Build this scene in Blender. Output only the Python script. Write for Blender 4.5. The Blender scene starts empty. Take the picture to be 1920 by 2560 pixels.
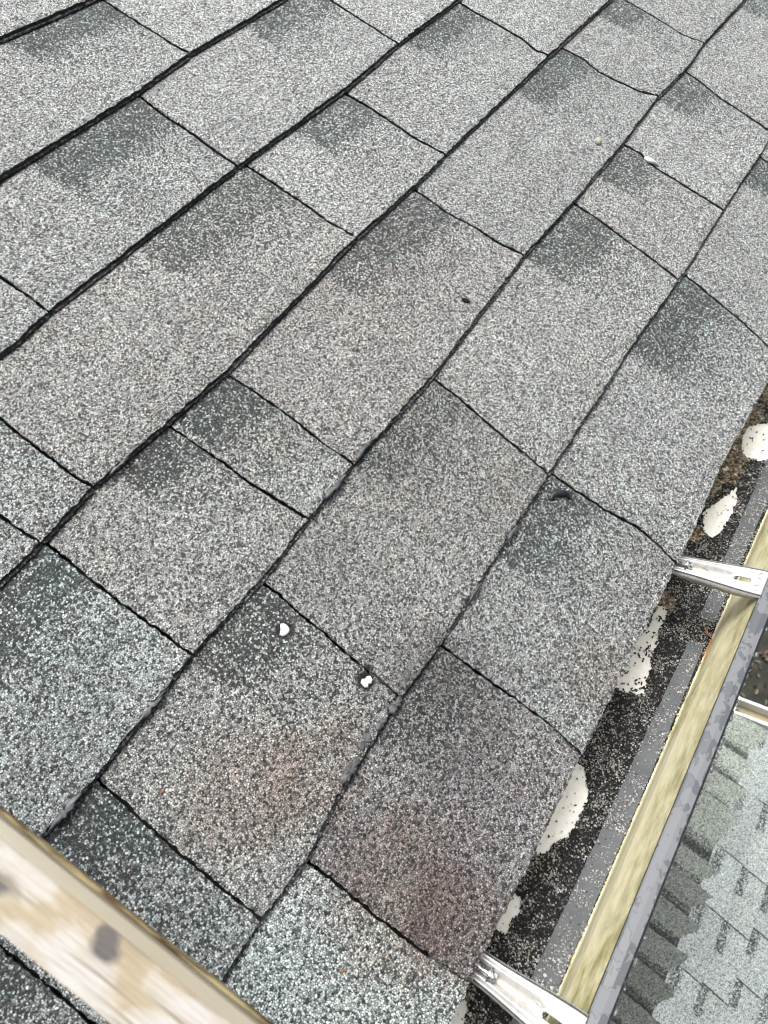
import bpy, math, random
import numpy as np
from mathutils import Matrix, Vector

C = bpy.context.scene.collection
scene = bpy.context.scene
R = math.radians
PITCH = R(20)                      # slope of the main roof
EAVE = Vector((0, 0, 6.4))         # world point of the roof frame's origin
ROOF = Matrix.Translation(EAVE) @ Matrix.Rotation(PITCH, 4, 'X')   # roof frame: x along the eave, y up the slope, z off the shingles

# ------------------------------------------------------------------ camera
cam_data = bpy.data.cameras.new('camera'); cam = bpy.data.objects.new('camera', cam_data); C.objects.link(cam)
cam_data.sensor_fit = 'VERTICAL'; cam_data.sensor_height = 36; cam_data.lens = 1749.5/2560*36
cam_data.clip_start = 0.02; cam_data.clip_end = 500
cam_data.dof.use_dof = True; cam_data.dof.focus_distance = 0.76; cam_data.dof.aperture_fstop = 11
_R = [[0.5492701406760566, -0.8139782812866716, 0.18905467504217222], [-0.7098780751493206, -0.5738670433585311, -0.40835001526782677], [0.44088029099065085, 0.09008870151431164, -0.8930333671680277]]
m = Matrix(((_R[0][0], -_R[1][0], -_R[2][0], -0.08342742), (_R[0][1], -_R[1][1], -_R[2][1], -0.66997896), (_R[0][2], -_R[1][2], -_R[2][2], 0.52216286), (0, 0, 0, 1)))
cam.matrix_world = ROOF @ m
scene.camera = cam
# ------------------------------------------------------------------ sky, sun, exposure
SUN_EL, SUN_AZ = R(75), R(25)
w = bpy.data.worlds.new('World'); scene.world = w; w.use_nodes = True
nt = w.node_tree; nt.nodes.clear()
sky = nt.nodes.new('ShaderNodeTexSky'); sky.sky_type = 'NISHITA'; sky.sun_disc = False
sky.sun_elevation = SUN_EL; sky.sun_rotation = SUN_AZ; sky.air_density = 0.7; sky.dust_density = 8; sky.ozone_density = 0.6
hs = nt.nodes.new('ShaderNodeHueSaturation'); hs.inputs['Saturation'].default_value = 0.35
bg = nt.nodes.new('ShaderNodeBackground'); bg.inputs[1].default_value = 0.12
wo = nt.nodes.new('ShaderNodeOutputWorld')
nt.links.new(sky.outputs[0], hs.inputs['Color']); nt.links.new(hs.outputs[0], bg.inputs[0]); nt.links.new(bg.outputs[0], wo.inputs[0])
sd = bpy.data.lights.new('sun', 'SUN'); sd.energy = 1.5; sd.angle = R(24); sd.color = (1, 0.97, 0.93)
sun = bpy.data.objects.new('sun', sd); C.objects.link(sun)
_d = Vector((math.sin(SUN_AZ)*math.cos(SUN_EL), math.cos(SUN_AZ)*math.cos(SUN_EL), math.sin(SUN_EL)))
sun.rotation_euler = _d.to_track_quat('Z', 'Y').to_euler(); sun.location = EAVE + _d*5
scene.view_settings.view_transform = 'Standard'; scene.view_settings.look = 'None'
scene.view_settings.exposure = 0.88; scene.view_settings.gamma = 1
scene.cycles.pixel_filter_type = 'BLACKMAN_HARRIS'; scene.cycles.filter_width = 1.05

# ------------------------------------------------------------------ measured layout (millimetres)
# COURSE_LINES: butt line of each course, (x, s); CUTS: side joints of each course as (fraction down the tab, x)
COURSE_LINES = {0: [(360.7, 5.9), (486.7, 19.5)], 1: [(225.2, 146.2), (402.4, 147.9), (494.1, 140.9), (651.8, 145.5)], 2: [(106.1, 289.6), (145.6, 284.0), (397.9, 284.1), (574.4, 290.6), (700.8, 285.0), (837.5, 287.0)], 3: [(-50.8, 431.9), (-8.6, 430.8), (45.4, 426.1), (124.0, 431.5), (194.2, 434.7), (406.4, 426.1), (511.7, 430.0), (580.5, 427.6), (842.4, 426.9), (1025.0, 430.0)], 4: [(-153.2, 572.2), (-109.5, 574.3), (-9.4, 570.4), (66.3, 575.1), (129.2, 572.8), (194.3, 571.5), (315.3, 576.5), (514.4, 568.2), (627.7, 572.3), (763.9, 572.5), (888.4, 568.7), (974.2, 574.6), (1058.0, 569.6), (1216.1, 575.7)], 5: [(-151.9, 714.8), (-112.6, 714.2), (-71.5, 718.5), (-32.2, 713.1), (34.7, 711.1), (107.4, 714.6), (299.4, 713.3), (498.8, 713.5), (625.4, 718.4), (761.8, 716.9), (894.2, 718.7)], 6: [(-95.1, 848.6), (-68.8, 848.8), (-46.2, 848.2), (19.1, 849.3), (105.6, 848.3), (170.4, 848.6), (304.4, 850.2), (413.9, 845.0), (555.7, 850.8)]}
CUTS = {0: [[(0, 493.6), (0.28, 491.4), (0.55, 491.2), (0.84, 489.2), (1, 490.3)]], 1: [[(0, 147.1), (0.34, 144.6), (0.65, 144.9), (1, 144.1)], [(0, 405.9), (0.26, 401.4), (0.53, 399.8), (0.76, 396.4), (1, 394.7)], [(0, 705.7), (0.37, 701.2), (0.79, 695.8), (1, 694.6)]], 2: [[(0, -14.1), (0.3, -13.0), (0.61, -12.9), (0.82, -13.1), (1, -11.5)], [(0, 48.5), (0.13, 48.2), (0.44, 45.1), (0.66, 43.9), (0.87, 42.6), (1, 44.5)], [(0, 407.8), (0.23, 406.4), (0.5, 404.8), (0.77, 400.6), (1, 403.1)], [(0, 578.2), (0.19, 579.1), (0.4, 577.2), (0.71, 573.5), (1, 575.9)], [(0, 840.6), (0.21, 838.0), (0.47, 838.1), (0.72, 836.5), (0.87, 828.7), (1, 833.5)]], 3: [[(0, -8.5), (0.17, -9.3), (0.37, -10.3), (0.57, -11.0), (0.75, -10.7), (1, -10.3)], [(0, 125.2), (0.23, 125.2), (0.43, 125.7), (0.64, 124.5), (0.8, 125.8), (1, 127.4)], [(0, 196.3), (0.25, 197.0), (0.51, 195.7), (0.78, 191.9), (1, 192.3)], [(0, 510.4), (0.14, 509.4), (0.33, 505.7), (0.58, 508.3), (0.8, 506.5), (1, 510.4)], [(0, 874.1), (0.25, 874.0), (0.43, 865.9), (0.59, 867.5), (0.83, 871.7), (1, 882.7)], [(0, 1050.7), (0.24, 1050.8), (0.51, 1046.2), (0.77, 1039.7), (1, 1049.3)]], 4: [[(0, -209.9), (0.17, -209.2), (0.37, -208.7), (0.62, -208.8), (0.85, -208.8), (1, -208.2)], [(0, -109.2), (0.18, -110.2), (0.37, -112.4), (0.54, -113.0), (0.71, -113.9), (0.85, -114.0), (1, -113.9)], [(0, 64.5), (0.15, 64.4), (0.29, 61.5), (0.49, 60.3), (0.71, 56.5), (0.82, 56.4), (1, 54.5)], [(0, 317.6), (0.24, 313.9), (0.51, 307.3), (0.71, 302.5), (0.87, 299.6), (1, 296.3)], [(0, 630.5), (0.23, 627.5), (0.51, 620.8), (0.76, 614.2), (1, 608.1)], [(0, 769.5), (0.16, 770.5), (0.35, 760.6), (0.63, 758.0), (0.86, 755.3), (1, 754.4)], [(0, 976.6), (0.2, 971.4), (0.44, 959.7), (0.65, 955.5), (0.78, 951.3), (1, 946.1)]], 5: [[(0, -71.2), (0.18, -70.9), (0.34, -71.6), (0.49, -72.6), (0.63, -71.8), (0.77, -71.5), (0.9, -71.2), (1, -68.9)], [(0, 108.5), (0.16, 107.8), (0.37, 106.5), (0.53, 107.0), (0.73, 106.1), (0.86, 103.8), (1, 100.7)], [(0, 303.7), (0.21, 302.5), (0.43, 301.9), (0.64, 304.6), (0.79, 302.5), (1, 294.5)], [(0, 629.1), (0.22, 623.3), (0.45, 615.1), (0.61, 609.8), (0.81, 599.8), (1, 587.8)], [(0, 898.1), (0.32, 889.3), (0.63, 880.8), (1, 870.8)]]}
BARE = [[(606.2, 29.2), (599.9, 13.9), (589.2, 4.8), (567.6, 4.1), (549.0, 8.2), (540.5, 16.3), (539.9, 31.9), (548.6, 41.2), (574.3, 44.4)], [(494.4, 20.1), (475.7, 14.4), (460.1, 7.8), (443.6, -0.6), (433.1, 4.2), (417.9, 11.7), (415.3, 18.3), (419.9, 23.6), (431.2, 26.7), (454.3, 27.2), (467.7, 27.4), (478.9, 26.2)], [(314.1, 1.7), (301.7, 0.1), (284.9, 1.5), (266.1, -3.7), (250.6, -3.8), (229.5, -3.8), (208.7, -4.4), (208.6, 4.9), (215.8, 23.8), (224.4, 24.0), (235.6, 20.9), (244.8, 21.5), (254.8, 15.8), (272.6, 17.6), (283.4, 12.2), (299.9, 13.4), (313.8, 9.5)], [(128.2, -3.7), (105.9, -5.4), (91.0, -7.2), (70.3, -8.0), (47.0, -7.2), (39.5, -5.6), (45.4, 8.5), (58.3, 10.6), (66.7, 17.2), (85.3, 19.2), (106.8, 17.9), (119.3, 12.4), (128.7, 4.9)], [(6.4, -1.4), (-13.5, -3.4), (-27.0, -6.5), (-25.6, 3.0), (-21.9, 7.2), (-12.8, 6.6), (-4.5, 10.5), (5.7, 5.2)], [(-76.6, 3.6), (-82.3, -2.2), (-96.7, -5.9), (-112.5, -4.5), (-104.9, 6.9), (-93.9, 8.4), (-83.4, 6.4)], [(512.1, -2.4), (519.7, -0.0), (517.2, 3.8), (507.1, 1.7)], [(550.6, -2.7), (553.1, 2.0), (546.2, 3.0), (543.4, 1.4)], [(567.4, -3.2), (584.1, -1.0), (595.9, -1.0), (581.3, 1.1), (565.9, 1.0)]]
SPOT = {'chipA': (44.2, 612.5), 'chipB': (49.3, 685.1), 'curl': (283.5, 735.1), 'seed': (413.1, 554.0), 'pebble': (735.6, 549.9), 'sliver': (763.5, 610.1), 'red1': (-90.8, 614.8), 'red2': (-159.8, 694.2), 'red3': (-108.5, 775.4)}

E = 143.0                          # exposure of a course
TH = 6.5                           # height of a butt edge above the course below
hE = 0.8496*math.cos(PITCH); vE = -0.8496*math.sin(PITCH)

# ------------------------------------------------------------------ helpers
rng = np.random.default_rng(7); random.seed(7)
_lat = rng.random((256, 256))
def vnoise(x, y, seed=0):
    x = np.asarray(x, float) + seed*17.3; y = np.asarray(y, float) + seed*7.7
    xi = np.floor(x).astype(int); yi = np.floor(y).astype(int); fx = x-xi; fy = y-yi
    fx = fx*fx*(3-2*fx); fy = fy*fy*(3-2*fy)
    a = _lat[xi % 256, yi % 256]; b = _lat[(xi+1) % 256, yi % 256]; c = _lat[xi % 256, (yi+1) % 256]; d = _lat[(xi+1) % 256, (yi+1) % 256]
    return (a*(1-fx)+b*fx)*(1-fy)+(c*(1-fx)+d*fx)*fy
def fbm(x, y, seed=0, n=3):
    s = 0; a = .5; t = 0
    for i in range(n):
        s = s+a*vnoise(np.asarray(x)*2**i, np.asarray(y)*2**i, seed+i*3); t += a; a *= .55
    return s/t
def sstep(a, b, v): t = np.clip((v-a)/(b-a), 0, 1); return t*t*(3-2*t)
def tag(o, label=None, cat=None, group=None, kind=None):
    if label: o['label'] = label
    if cat: o['category'] = cat
    if group: o['group'] = group
    if kind: o['kind'] = kind
    return o
def empty(name, M=None):
    o = bpy.data.objects.new(name, None); C.objects.link(o); o.empty_display_size = .05
    if M is not None: o.matrix_world = M
    return o
def mesh(name, V, F, mat, parent=None, M=None, smooth=False):
    me = bpy.data.meshes.new(name); me.from_pydata([tuple(v) for v in V], [], [tuple(f) for f in F]); me.update()
    if isinstance(mat, (list, tuple)):
        for q in mat: me.materials.append(q)
    else: me.materials.append(mat)
    if smooth: me.polygons.foreach_set('use_smooth', [True]*len(me.polygons))
    o = bpy.data.objects.new(name, me); C.objects.link(o)
    if parent: o.parent = parent
    if M is not None: o.matrix_local = M
    return o
def set_tone(o, col, name='tone'):
    at = o.data.attributes.new(name, 'FLOAT_COLOR', 'POINT'); at.data.foreach_set('color', np.asarray(col, np.float32).ravel())
class MB:
    def __init__(s): s.V = []; s.F = []
    def add(s, V, F):
        n = len(s.V); s.V += [tuple(v) for v in V]; s.F += [tuple(i+n for i in f) for f in F]; return s
    def box(s, x0, x1, y0, y1, z0, z1):
        V = [(x, y, z) for z in (z0, z1) for y in (y0, y1) for x in (x0, x1)]
        return s.add(V, [(0, 2, 3, 1), (4, 5, 7, 6), (0, 1, 5, 4), (2, 6, 7, 3), (0, 4, 6, 2), (1, 3, 7, 5)])
    def prism_x(s, prof, x0, x1, nx=1, closed=True):   # prof: list of (y, z) swept along x
        n = len(prof); V = []
        for i in range(nx+1):
            x = x0+(x1-x0)*i/nx; V += [(x, p[0], p[1]) for p in prof]
        F = []
        for i in range(nx):
            for j in range(n if closed else n-1):
                a = i*n+j; b = i*n+(j+1) % n; F.append((a, a+n, b+n, b))
        if closed: F += [tuple(range(n)), tuple(reversed([nx*n+k for k in range(n)]))]
        return s.add(V, F)
    def cyl(s, c, ax, r, h, n=16, r2=None, ph=0):
        ax = Vector(ax).normalized(); u = ax.orthogonal().normalized(); v = ax.cross(u); c = Vector(c); r2 = r if r2 is None else r2
        V = [c+(u*math.cos(ph+2*math.pi*i/n)+v*math.sin(ph+2*math.pi*i/n))*r for i in range(n)] + [c+ax*h+(u*math.cos(ph+2*math.pi*i/n)+v*math.sin(ph+2*math.pi*i/n))*r2 for i in range(n)]
        F = [(i, (i+1) % n, n+(i+1) % n, n+i) for i in range(n)]+[tuple(reversed(range(n))), tuple(range(n, 2*n))]
        return s.add(V, F)
    def build(s, name, mat, parent=None, M=None, smooth=False): return mesh(name, s.V, s.F, mat, parent, M, smooth)

# ------------------------------------------------------------------ materials
def new_mat(name):
    m = bpy.data.materials.new(name); m.use_nodes = True; t = m.node_tree; t.nodes.clear()
    out = t.nodes.new('ShaderNodeOutputMaterial'); b = t.nodes.new('ShaderNodeBsdfPrincipled'); t.links.new(b.outputs[0], out.inputs[0])
    return m, t, b
class N:                                            # small node-building helper
    def __init__(s, t): s.t = t
    def n(s, typ, props={}, ins={}):
        x = s.t.nodes.new('ShaderNode'+typ)
        for k, v in props.items(): setattr(x, k, v)
        for k, v in ins.items(): s.put(x.inputs[k], v)
        return x
    def put(s, sock, v):
        if isinstance(v, bpy.types.NodeSocket): s.t.links.new(v, sock)
        elif isinstance(v, bpy.types.Node): s.t.links.new(v.outputs[0], sock)
        else: sock.default_value = v
    def math(s, op, a, b=0.0, clamp=False):
        x = s.t.nodes.new('ShaderNodeMath'); x.operation = op; x.use_clamp = clamp; s.put(x.inputs[0], a); s.put(x.inputs[1], b); return x.outputs[0]
    def ramp(s, f, stops, interp='LINEAR'):
        x = s.t.nodes.new('ShaderNodeValToRGB'); s.put(x.inputs[0], f); e = x.color_ramp.elements; x.color_ramp.interpolation = interp
        while len(e) < len(stops): e.new(.5)
        for q, (p, c) in zip(e, stops): q.position = p; q.color = (c if len(c) == 4 else (*c, 1)) if isinstance(c, tuple) else (c, c, c, 1)
        return x.outputs[0]
    def mix(s, f, a, b, mode='MIX'):
        x = s.t.nodes.new('ShaderNodeMix'); x.data_type = 'RGBA'; x.blend_type = mode; s.put(x.inputs[0], f); s.put(x.inputs[6], a); s.put(x.inputs[7], b); return x.outputs[2]
    def mr(s, v, a, b, c=0.0, d=1.0):
        x = s.t.nodes.new('ShaderNodeMapRange'); s.put(x.inputs[0], v)
        for i, q in enumerate((a, b, c, d)): x.inputs[i+1].default_value = q
        return x.outputs[0]
    def noise(s, vec, scale, detail=3, rough=.55):
        x = s.t.nodes.new('ShaderNodeTexNoise'); s.put(x.inputs['Vector'], vec); x.inputs['Scale'].default_value = scale; x.inputs['Detail'].default_value = detail; x.inputs['Roughness'].default_value = rough; return x.outputs[0]

def granule_mat(name, cell=1.45, dark_only=False, bump=1.0, use_tone=True, light=(.09, .32, .55, .88)):
    m, t, b = new_mat(name); g = N(t)
    co = g.n('TexCoord').outputs['Object']
    wob = g.n('TexNoise', {}, {'Vector': co, 'Scale': 900.0/cell, 'Detail': 1.0})
    vv = g.n('VectorMath', {'operation': 'MULTIPLY_ADD'}, {0: wob.outputs['Color'], 1: (.0006*cell,)*3, 2: co}).outputs[0]
    sc = 1000.0/cell
    v1 = g.n('TexVoronoi', {'feature': 'F1'}, {'Vector': vv, 'Scale': sc})
    v2 = g.n('TexVoronoi', {'feature': 'DISTANCE_TO_EDGE'}, {'Vector': vv, 'Scale': sc})
    sp = g.n('SeparateColor', {}, {0: v1.outputs['Color']})
    r_, g_, b_ = sp.outputs[0], sp.outputs[1], sp.outputs[2]
    la, lb, lc, ld = light
    lt = g.ramp(r_, [(0, la*.6), (.09, la*1.3), (.20, lb), (.60, lc), (1, ld)])
    dk = g.ramp(r_, [(0, .03), (.45, (.07, .075, .076)), (.76, (.18, .192, .192)), (.90, (.50, .52, .515)), (1, .9)])
    if use_tone:
        at = g.n('Attribute', {'attribute_name': 'tone'}); tint = at.outputs['Color']; patch = at.outputs['Alpha']
        isd = g.math('LESS_THAN', g_, patch)
        col = g.mix(isd, lt, dk); col = g.mix(1.0, col, tint, 'MULTIPLY')
    else: col = lt
    hue = g.ramp(b_, [(0, (.90, 1.0, .985)), (.45, (.945, 1, .975)), (.8, (.985, .99, .94)), (.97, (.99, .95, .87)), (1, (.95, .80, .70))])
    col = g.mix(1.0, col, hue, 'MULTIPLY')
    th_ = g.math('MULTIPLY', g.n('SeparateColor', {}, {0: g.n('TexWhiteNoise', {}, {'Vector': v1.outputs['Color']}).outputs['Color']}).outputs[1], .10)
    cre = g.math('MULTIPLY', g.math('SUBTRACT', v2.outputs['Distance'], th_), 13.0, True)
    col = g.mix(cre, (.018, .019, .02, 1), col)
    # facet tilt for each granule
    geo = g.n('NewGeometry').outputs['Normal']
    tl = g.n('VectorMath', {'operation': 'MULTIPLY_ADD'}, {0: v1.outputs['Color'], 1: (.55,)*3, 2: (-.275,)*3}).outputs[0]
    nn = g.n('VectorMath', {'operation': 'NORMALIZE'}, {0: g.n('VectorMath', {'operation': 'ADD'}, {0: geo, 1: tl}).outputs[0]}).outputs[0]
    h = g.mr(v2.outputs['Distance'], 0.0, .3)
    bp = g.n('Bump', {}, {'Strength': .75*bump, 'Distance': .0007*cell, 'Height': h, 'Normal': nn})
    g.put(b.inputs['Base Color'], col); g.put(b.inputs['Normal'], bp.outputs[0])
    b.inputs['Roughness'].default_value = .62; b.inputs['Specular IOR Level'].default_value = .45
    return m
M_GRAN = granule_mat('shingle_granules')

def edge_mat():
    m, t, b = new_mat('asphalt_edge'); g = N(t); co = g.n('TexCoord').outputs['Object']
    n1 = g.noise(co, 260, 3); v = g.n('TexVoronoi', {}, {'Vector': co, 'Scale': 700.0})
    sp = g.n('SeparateColor', {}, {0: v.outputs['Color']})
    c = g.ramp(n1, [(.35, .012), (.55, .03), (.72, .09)])
    c2 = g.mix(g.math('GREATER_THAN', sp.outputs[0], .85), c, (.26, .27, .27, 1))
    g.put(b.inputs['Base Color'], c2); b.inputs['Roughness'].default_value = .6
    g.put(b.inputs['Normal'], g.n('Bump', {}, {'Strength': .8, 'Distance': .0008, 'Height': v.outputs['Distance']}).outputs[0])
    return m
M_EDGE = edge_mat()
def simple(name, col, rough=.5, metal=0, nscale=None, col2=None, bump=0, spec=.5, lo=.35, hi=.65, stretch=None, detail=4):
    m, t, b = new_mat(name); g = N(t); b.inputs['Roughness'].default_value = rough; b.inputs['Metallic'].default_value = metal; b.inputs['Specular IOR Level'].default_value = spec
    co = g.n('TexCoord').outputs['Object']
    if stretch: co = g.n('Mapping', {}, {'Vector': co, 'Scale': stretch}).outputs[0]
    n1 = g.noise(co, nscale or 40, detail)
    g.put(b.inputs['Base Color'], g.ramp(n1, [(lo, col), (hi, col2 or tuple(c*.8 for c in col))]))
    if bump: g.put(b.inputs['Normal'], g.n('Bump', {}, {'Strength': bump, 'Distance': .001, 'Height': n1}).outputs[0])
    return m
M_FELT = simple('roofing_felt', (.012, .012, .012), .9, nscale=300, col2=(.02, .02, .02))
M_BITUMEN = simple('torn_asphalt', (.03, .032, .035), .45, nscale=180, col2=(.10, .105, .11), bump=.6)
M_PIT = simple('asphalt_pit', (.012, .013, .013), .6, nscale=300, col2=(.04, .04, .04), bump=.9)
M_WHITE = simple('white_gutter_paint', (.88, .88, .85), .35, nscale=120, col2=(.80, .79, .73))
M_CHIP = simple('white_chip', (.88, .88, .86), .5, nscale=200, col2=(.82, .82, .80))
def wall_mat():
    m, t, b = new_mat('algae_stained_paint'); g = N(t); co = g.n('TexCoord').outputs['Object']
    st = g.n('Mapping', {}, {'Vector': co, 'Scale': (9, 45, 14), 'Rotation': (0, R(25), 0)}).outputs[0]
    streak = g.noise(st, 5, 6, .65); big = g.noise(co, 9, 2)
    c = g.ramp(streak, [(.34, (.34, .31, .15)), (.46, (.60, .56, .33)), (.60, (.72, .68, .45))])
    c = g.mix(g.mr(big, .50, .75), c, (.76, .72, .53, 1))
    sp = g.n('SeparateXYZ', {}, {0: co}).outputs[2]                     # height on the wall: algae grows in the upper half
    at = g.mr(sp, .025, .09)
    c = g.mix(g.math('MULTIPLY', at, g.mr(streak, .38, .62, 1.0, .1)), c, (.33, .31, .14, 1))
    sd_ = g.noise(g.n('Mapping', {}, {'Vector': co, 'Scale': (60, 60, 160)}).outputs[0], 5, 3, .7)
    c = g.mix(g.math('GREATER_THAN', sd_, .685), c, (.06, .055, .03, 1))
    g.put(b.inputs['Base Color'], c); b.inputs['Roughness'].default_value = .38
    return m
M_WALL = wall_mat()
def lip_mat():
    m, t, b = new_mat('wet_grey_lip'); g = N(t); co = g.n('TexCoord').outputs['Object']
    cc = g.n('Mapping', {}, {'Vector': co, 'Scale': (.62, 1, 1)}).outputs[0]
    w_ = g.n('VectorMath', {'operation': 'MULTIPLY_ADD'}, {0: g.n('TexNoise', {}, {'Vector': co, 'Scale': 260.0, 'Detail': 2.0}).outputs['Color'], 1: (.0045,)*3, 2: cc}).outputs[0]
    big = g.noise(w_, 95, 1.5, .5)
    v = g.n('TexVoronoi', {'feature': 'SMOOTH_F1'}, {'Vector': w_, 'Scale': 190.0}).outputs['Distance']
    drop = g.math('MAXIMUM', g.mr(big, .535, .545), g.math('MULTIPLY', g.mr(v, .30, .27), g.math('GREATER_THAN', g.noise(co, 90, 1), .43)))
    c = g.mix(drop, (.125, .134, .146, 1), (.074, .083, .093, 1))
    g.put(b.inputs['Base Color'], c); g.put(b.inputs['Roughness'], g.mix(drop, (.55,)*3+(1,), (.3,)*3+(1,)))
    g.put(b.inputs['Normal'], g.n('Bump', {}, {'Strength': .5, 'Distance': .0005, 'Height': drop}).outputs[0])
    return m
M_LIP = lip_mat()
M_LIPEDGE = simple('dark_lip_edge', (.03, .032, .035), .35, nscale=200, col2=(.12, .12, .13), lo=.55, hi=.7)
def sed_mat():
    m, t, b = new_mat('wet_black_sediment'); g = N(t); co = g.n('TexCoord').outputs['Object']
    at = g.n('Attribute', {'attribute_name': 'tone'})
    v = g.n('TexVoronoi', {}, {'Vector': co, 'Scale': 750.0}); sp = g.n('SeparateColor', {}, {0: v.outputs['Color']})
    n1 = g.noise(co, 320, 4, .7)
    blk = g.ramp(sp.outputs[0], [(0, .004), (.8, .009), (.88, .05), (1, .14)])
    dirt = g.ramp(n1, [(.30, (.012, .008, .004)), (.44, (.06, .04, .018)), (.52, (.20, .145, .08)), (.58, (.42, .35, .24)), (.66, (.68, .64, .52))])
    g.put(b.inputs['Base Color'], g.mix(g.math('LESS_THAN', g.noise(co, 150, 4, .75), g.math('ADD', at.outputs['Alpha'], -.02)), blk, dirt))
    b.inputs['Roughness'].default_value = .5; b.inputs['Specular IOR Level'].default_value = .2
    g.put(b.inputs['Normal'], g.n('Bump', {}, {'Strength': .6, 'Distance': .001, 'Height': v.outputs['Distance']}).outputs[0])
    return m
M_SED = sed_mat()
M_STRIP = simple('painted_sky_reflection', (.105, .113, .122), .6, spec=.15, nscale=70, col2=(.085, .093, .10))  # flat grey standing in for sky mirrored in the gutter water
def pebble_mat(name, stops):
    m, t, b = new_mat(name); g = N(t); at = g.n('Attribute', {'attribute_name': 'tone'})
    g.put(b.inputs['Base Color'], at.outputs['Color']); b.inputs['Roughness'].default_value = .5; return m
M_LOOSE = pebble_mat('loose_granule', None)
M_METAL = simple('bare_aluminium', (.60, .60, .585), .32, .45, nscale=60, col2=(.48, .48, .46), stretch=(1, 4, 1))
M_STAINED = simple('oxidised_groove', (.60, .56, .50), .5, .2, nscale=150, col2=(.22, .15, .12), lo=.50, hi=.66, stretch=(2, .6, 1))
M_SCREW = simple('weathered_steel', (.50, .54, .52), .3, .6, nscale=500, col2=(.05, .05, .05), lo=.45, hi=.6)
M_WOOD = simple('fascia_paint', (.62, .60, .54), .6, nscale=20)
M_SIDING = simple('siding_paint', (.50, .49, .45), .7, nscale=8)
M_CREAM = simple('beige_gutter_paint', (.36, .31, .19), .5, nscale=6, col2=(.30, .26, .15))
M_CREAMW = simple('pale_trim_paint', (.80, .79, .74), .5, nscale=6)

# ------------------------------------------------------------------ main roof
roof = empty('shingle_roof', ROOF)
tag(roof, 'weathered grey asphalt shingle roof sloping down to the gutter', 'roof')
SPOTS = [  # x, s, radius (mm), colour multiplier, strength: real differences of granule colour and staining
    (-60, 655, 62, (.90, .79, .75), .8), (-20, 690, 55, (.90, .79, .75), .8), (-85, 743, 50, (.92, .86, .88), .5), (-45, 775, 75, (.74, .64, .60), .9), (-45, 825, 55, (.68, .55, .53), .8),
    (70, 745, 80, (.66, .64, .64), .7), (30, 800, 70, (.80, .74, .78), .6), (170, 835, 50, (.86, .76, .72), .7), (-80, 525, 60, (.82, .82, .84), .7),
    (212, 620, 55, (.88, .86, .84), .6), (95, 720, 45, (.72, .70, .70), .6), (255, 700, 60, (.86, .84, .82), .5), (-130, 741, 70, (.95, 1.0, 1.04), .5),
    (480, 380, 70, (1.0, .97, .93), .5), (350, 480, 90, (1.02, .98, .96), .5), (300, 600, 60, (.9, .87, .86), .6), (260, 830, 60, (.90, .86, .84), .5),
    (420, 520, 70, (.90, .89, .90), .5), (170, 500, 60, (.95, .9, .86), .5), (420, 770, 60, (.92, .92, .95), .5), (230, 400, 80, (.9, .88, .88), .6), (100, 610, 50, (.8, .8, .82), .5)]
PATCH = {(0, 493): 130, (1, 405): 150, (1, 705): 130, (1, 147): 60, (2, 407): 160, (2, 578): 95, (2, 840): 130, (2, 48): 55, (3, 510): 165, (3, 196): 68, (3, 125): 60, (3, -8): 95, (3, 874): 135,
         (3, 1050): 72, (4, 317): 125, (4, 630): 118, (4, 769): 80, (4, 976): 95, (4, 64): 78, (4, -109): 80, (5, 303): 105, (5, 629): 150, (5, 898): 70, (5, 108): 90, (5, -71): 30}
def line_s(k, x):                                    # s of butt line k at x
    base = k*E+(0 if k < 6 else -8.4)
    if k not in COURSE_LINES: return base+1.6*(vnoise(np.asarray(x)/90, k*3.1)-.5)
    P = COURSE_LINES[k]; xs = np.array([p[0] for p in P]); ss = np.array([p[1] for p in P])
    inside = np.interp(x, xs, ss)
    d = np.maximum(0, np.maximum(xs[0]-x, np.asarray(x)-xs[-1])); f = np.clip(1-d/80, 0, 1)
    return base+(inside-base)*f*.8
XMIN, XMAX = -720, 2050
cuts = {}
for k in range(-3, 6):
    L = [list(c) for c in CUTS.get(k, [])]
    L = [c for c in L]
    if L: lo = L[0][0][1]; hi = L[-1][0][1]
    else: lo = hi = 640; L = [[(0, lo), (1, lo-1)]]
    x = lo
    first = 335
    while x > XMIN: x -= max(first, random.uniform(190, 330)); first = 0; L.insert(0, [(0, x), (.5, x+random.uniform(-2, 2)), (1, x-1)])
    x = hi
    first = 335
    while x < XMAX: x += max(first, random.uniform(190, 330)); first = 0; L.append([(0, x), (.5, x-random.uniform(0, 3)), (1, x-1)])
    cuts[k] = L
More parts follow.
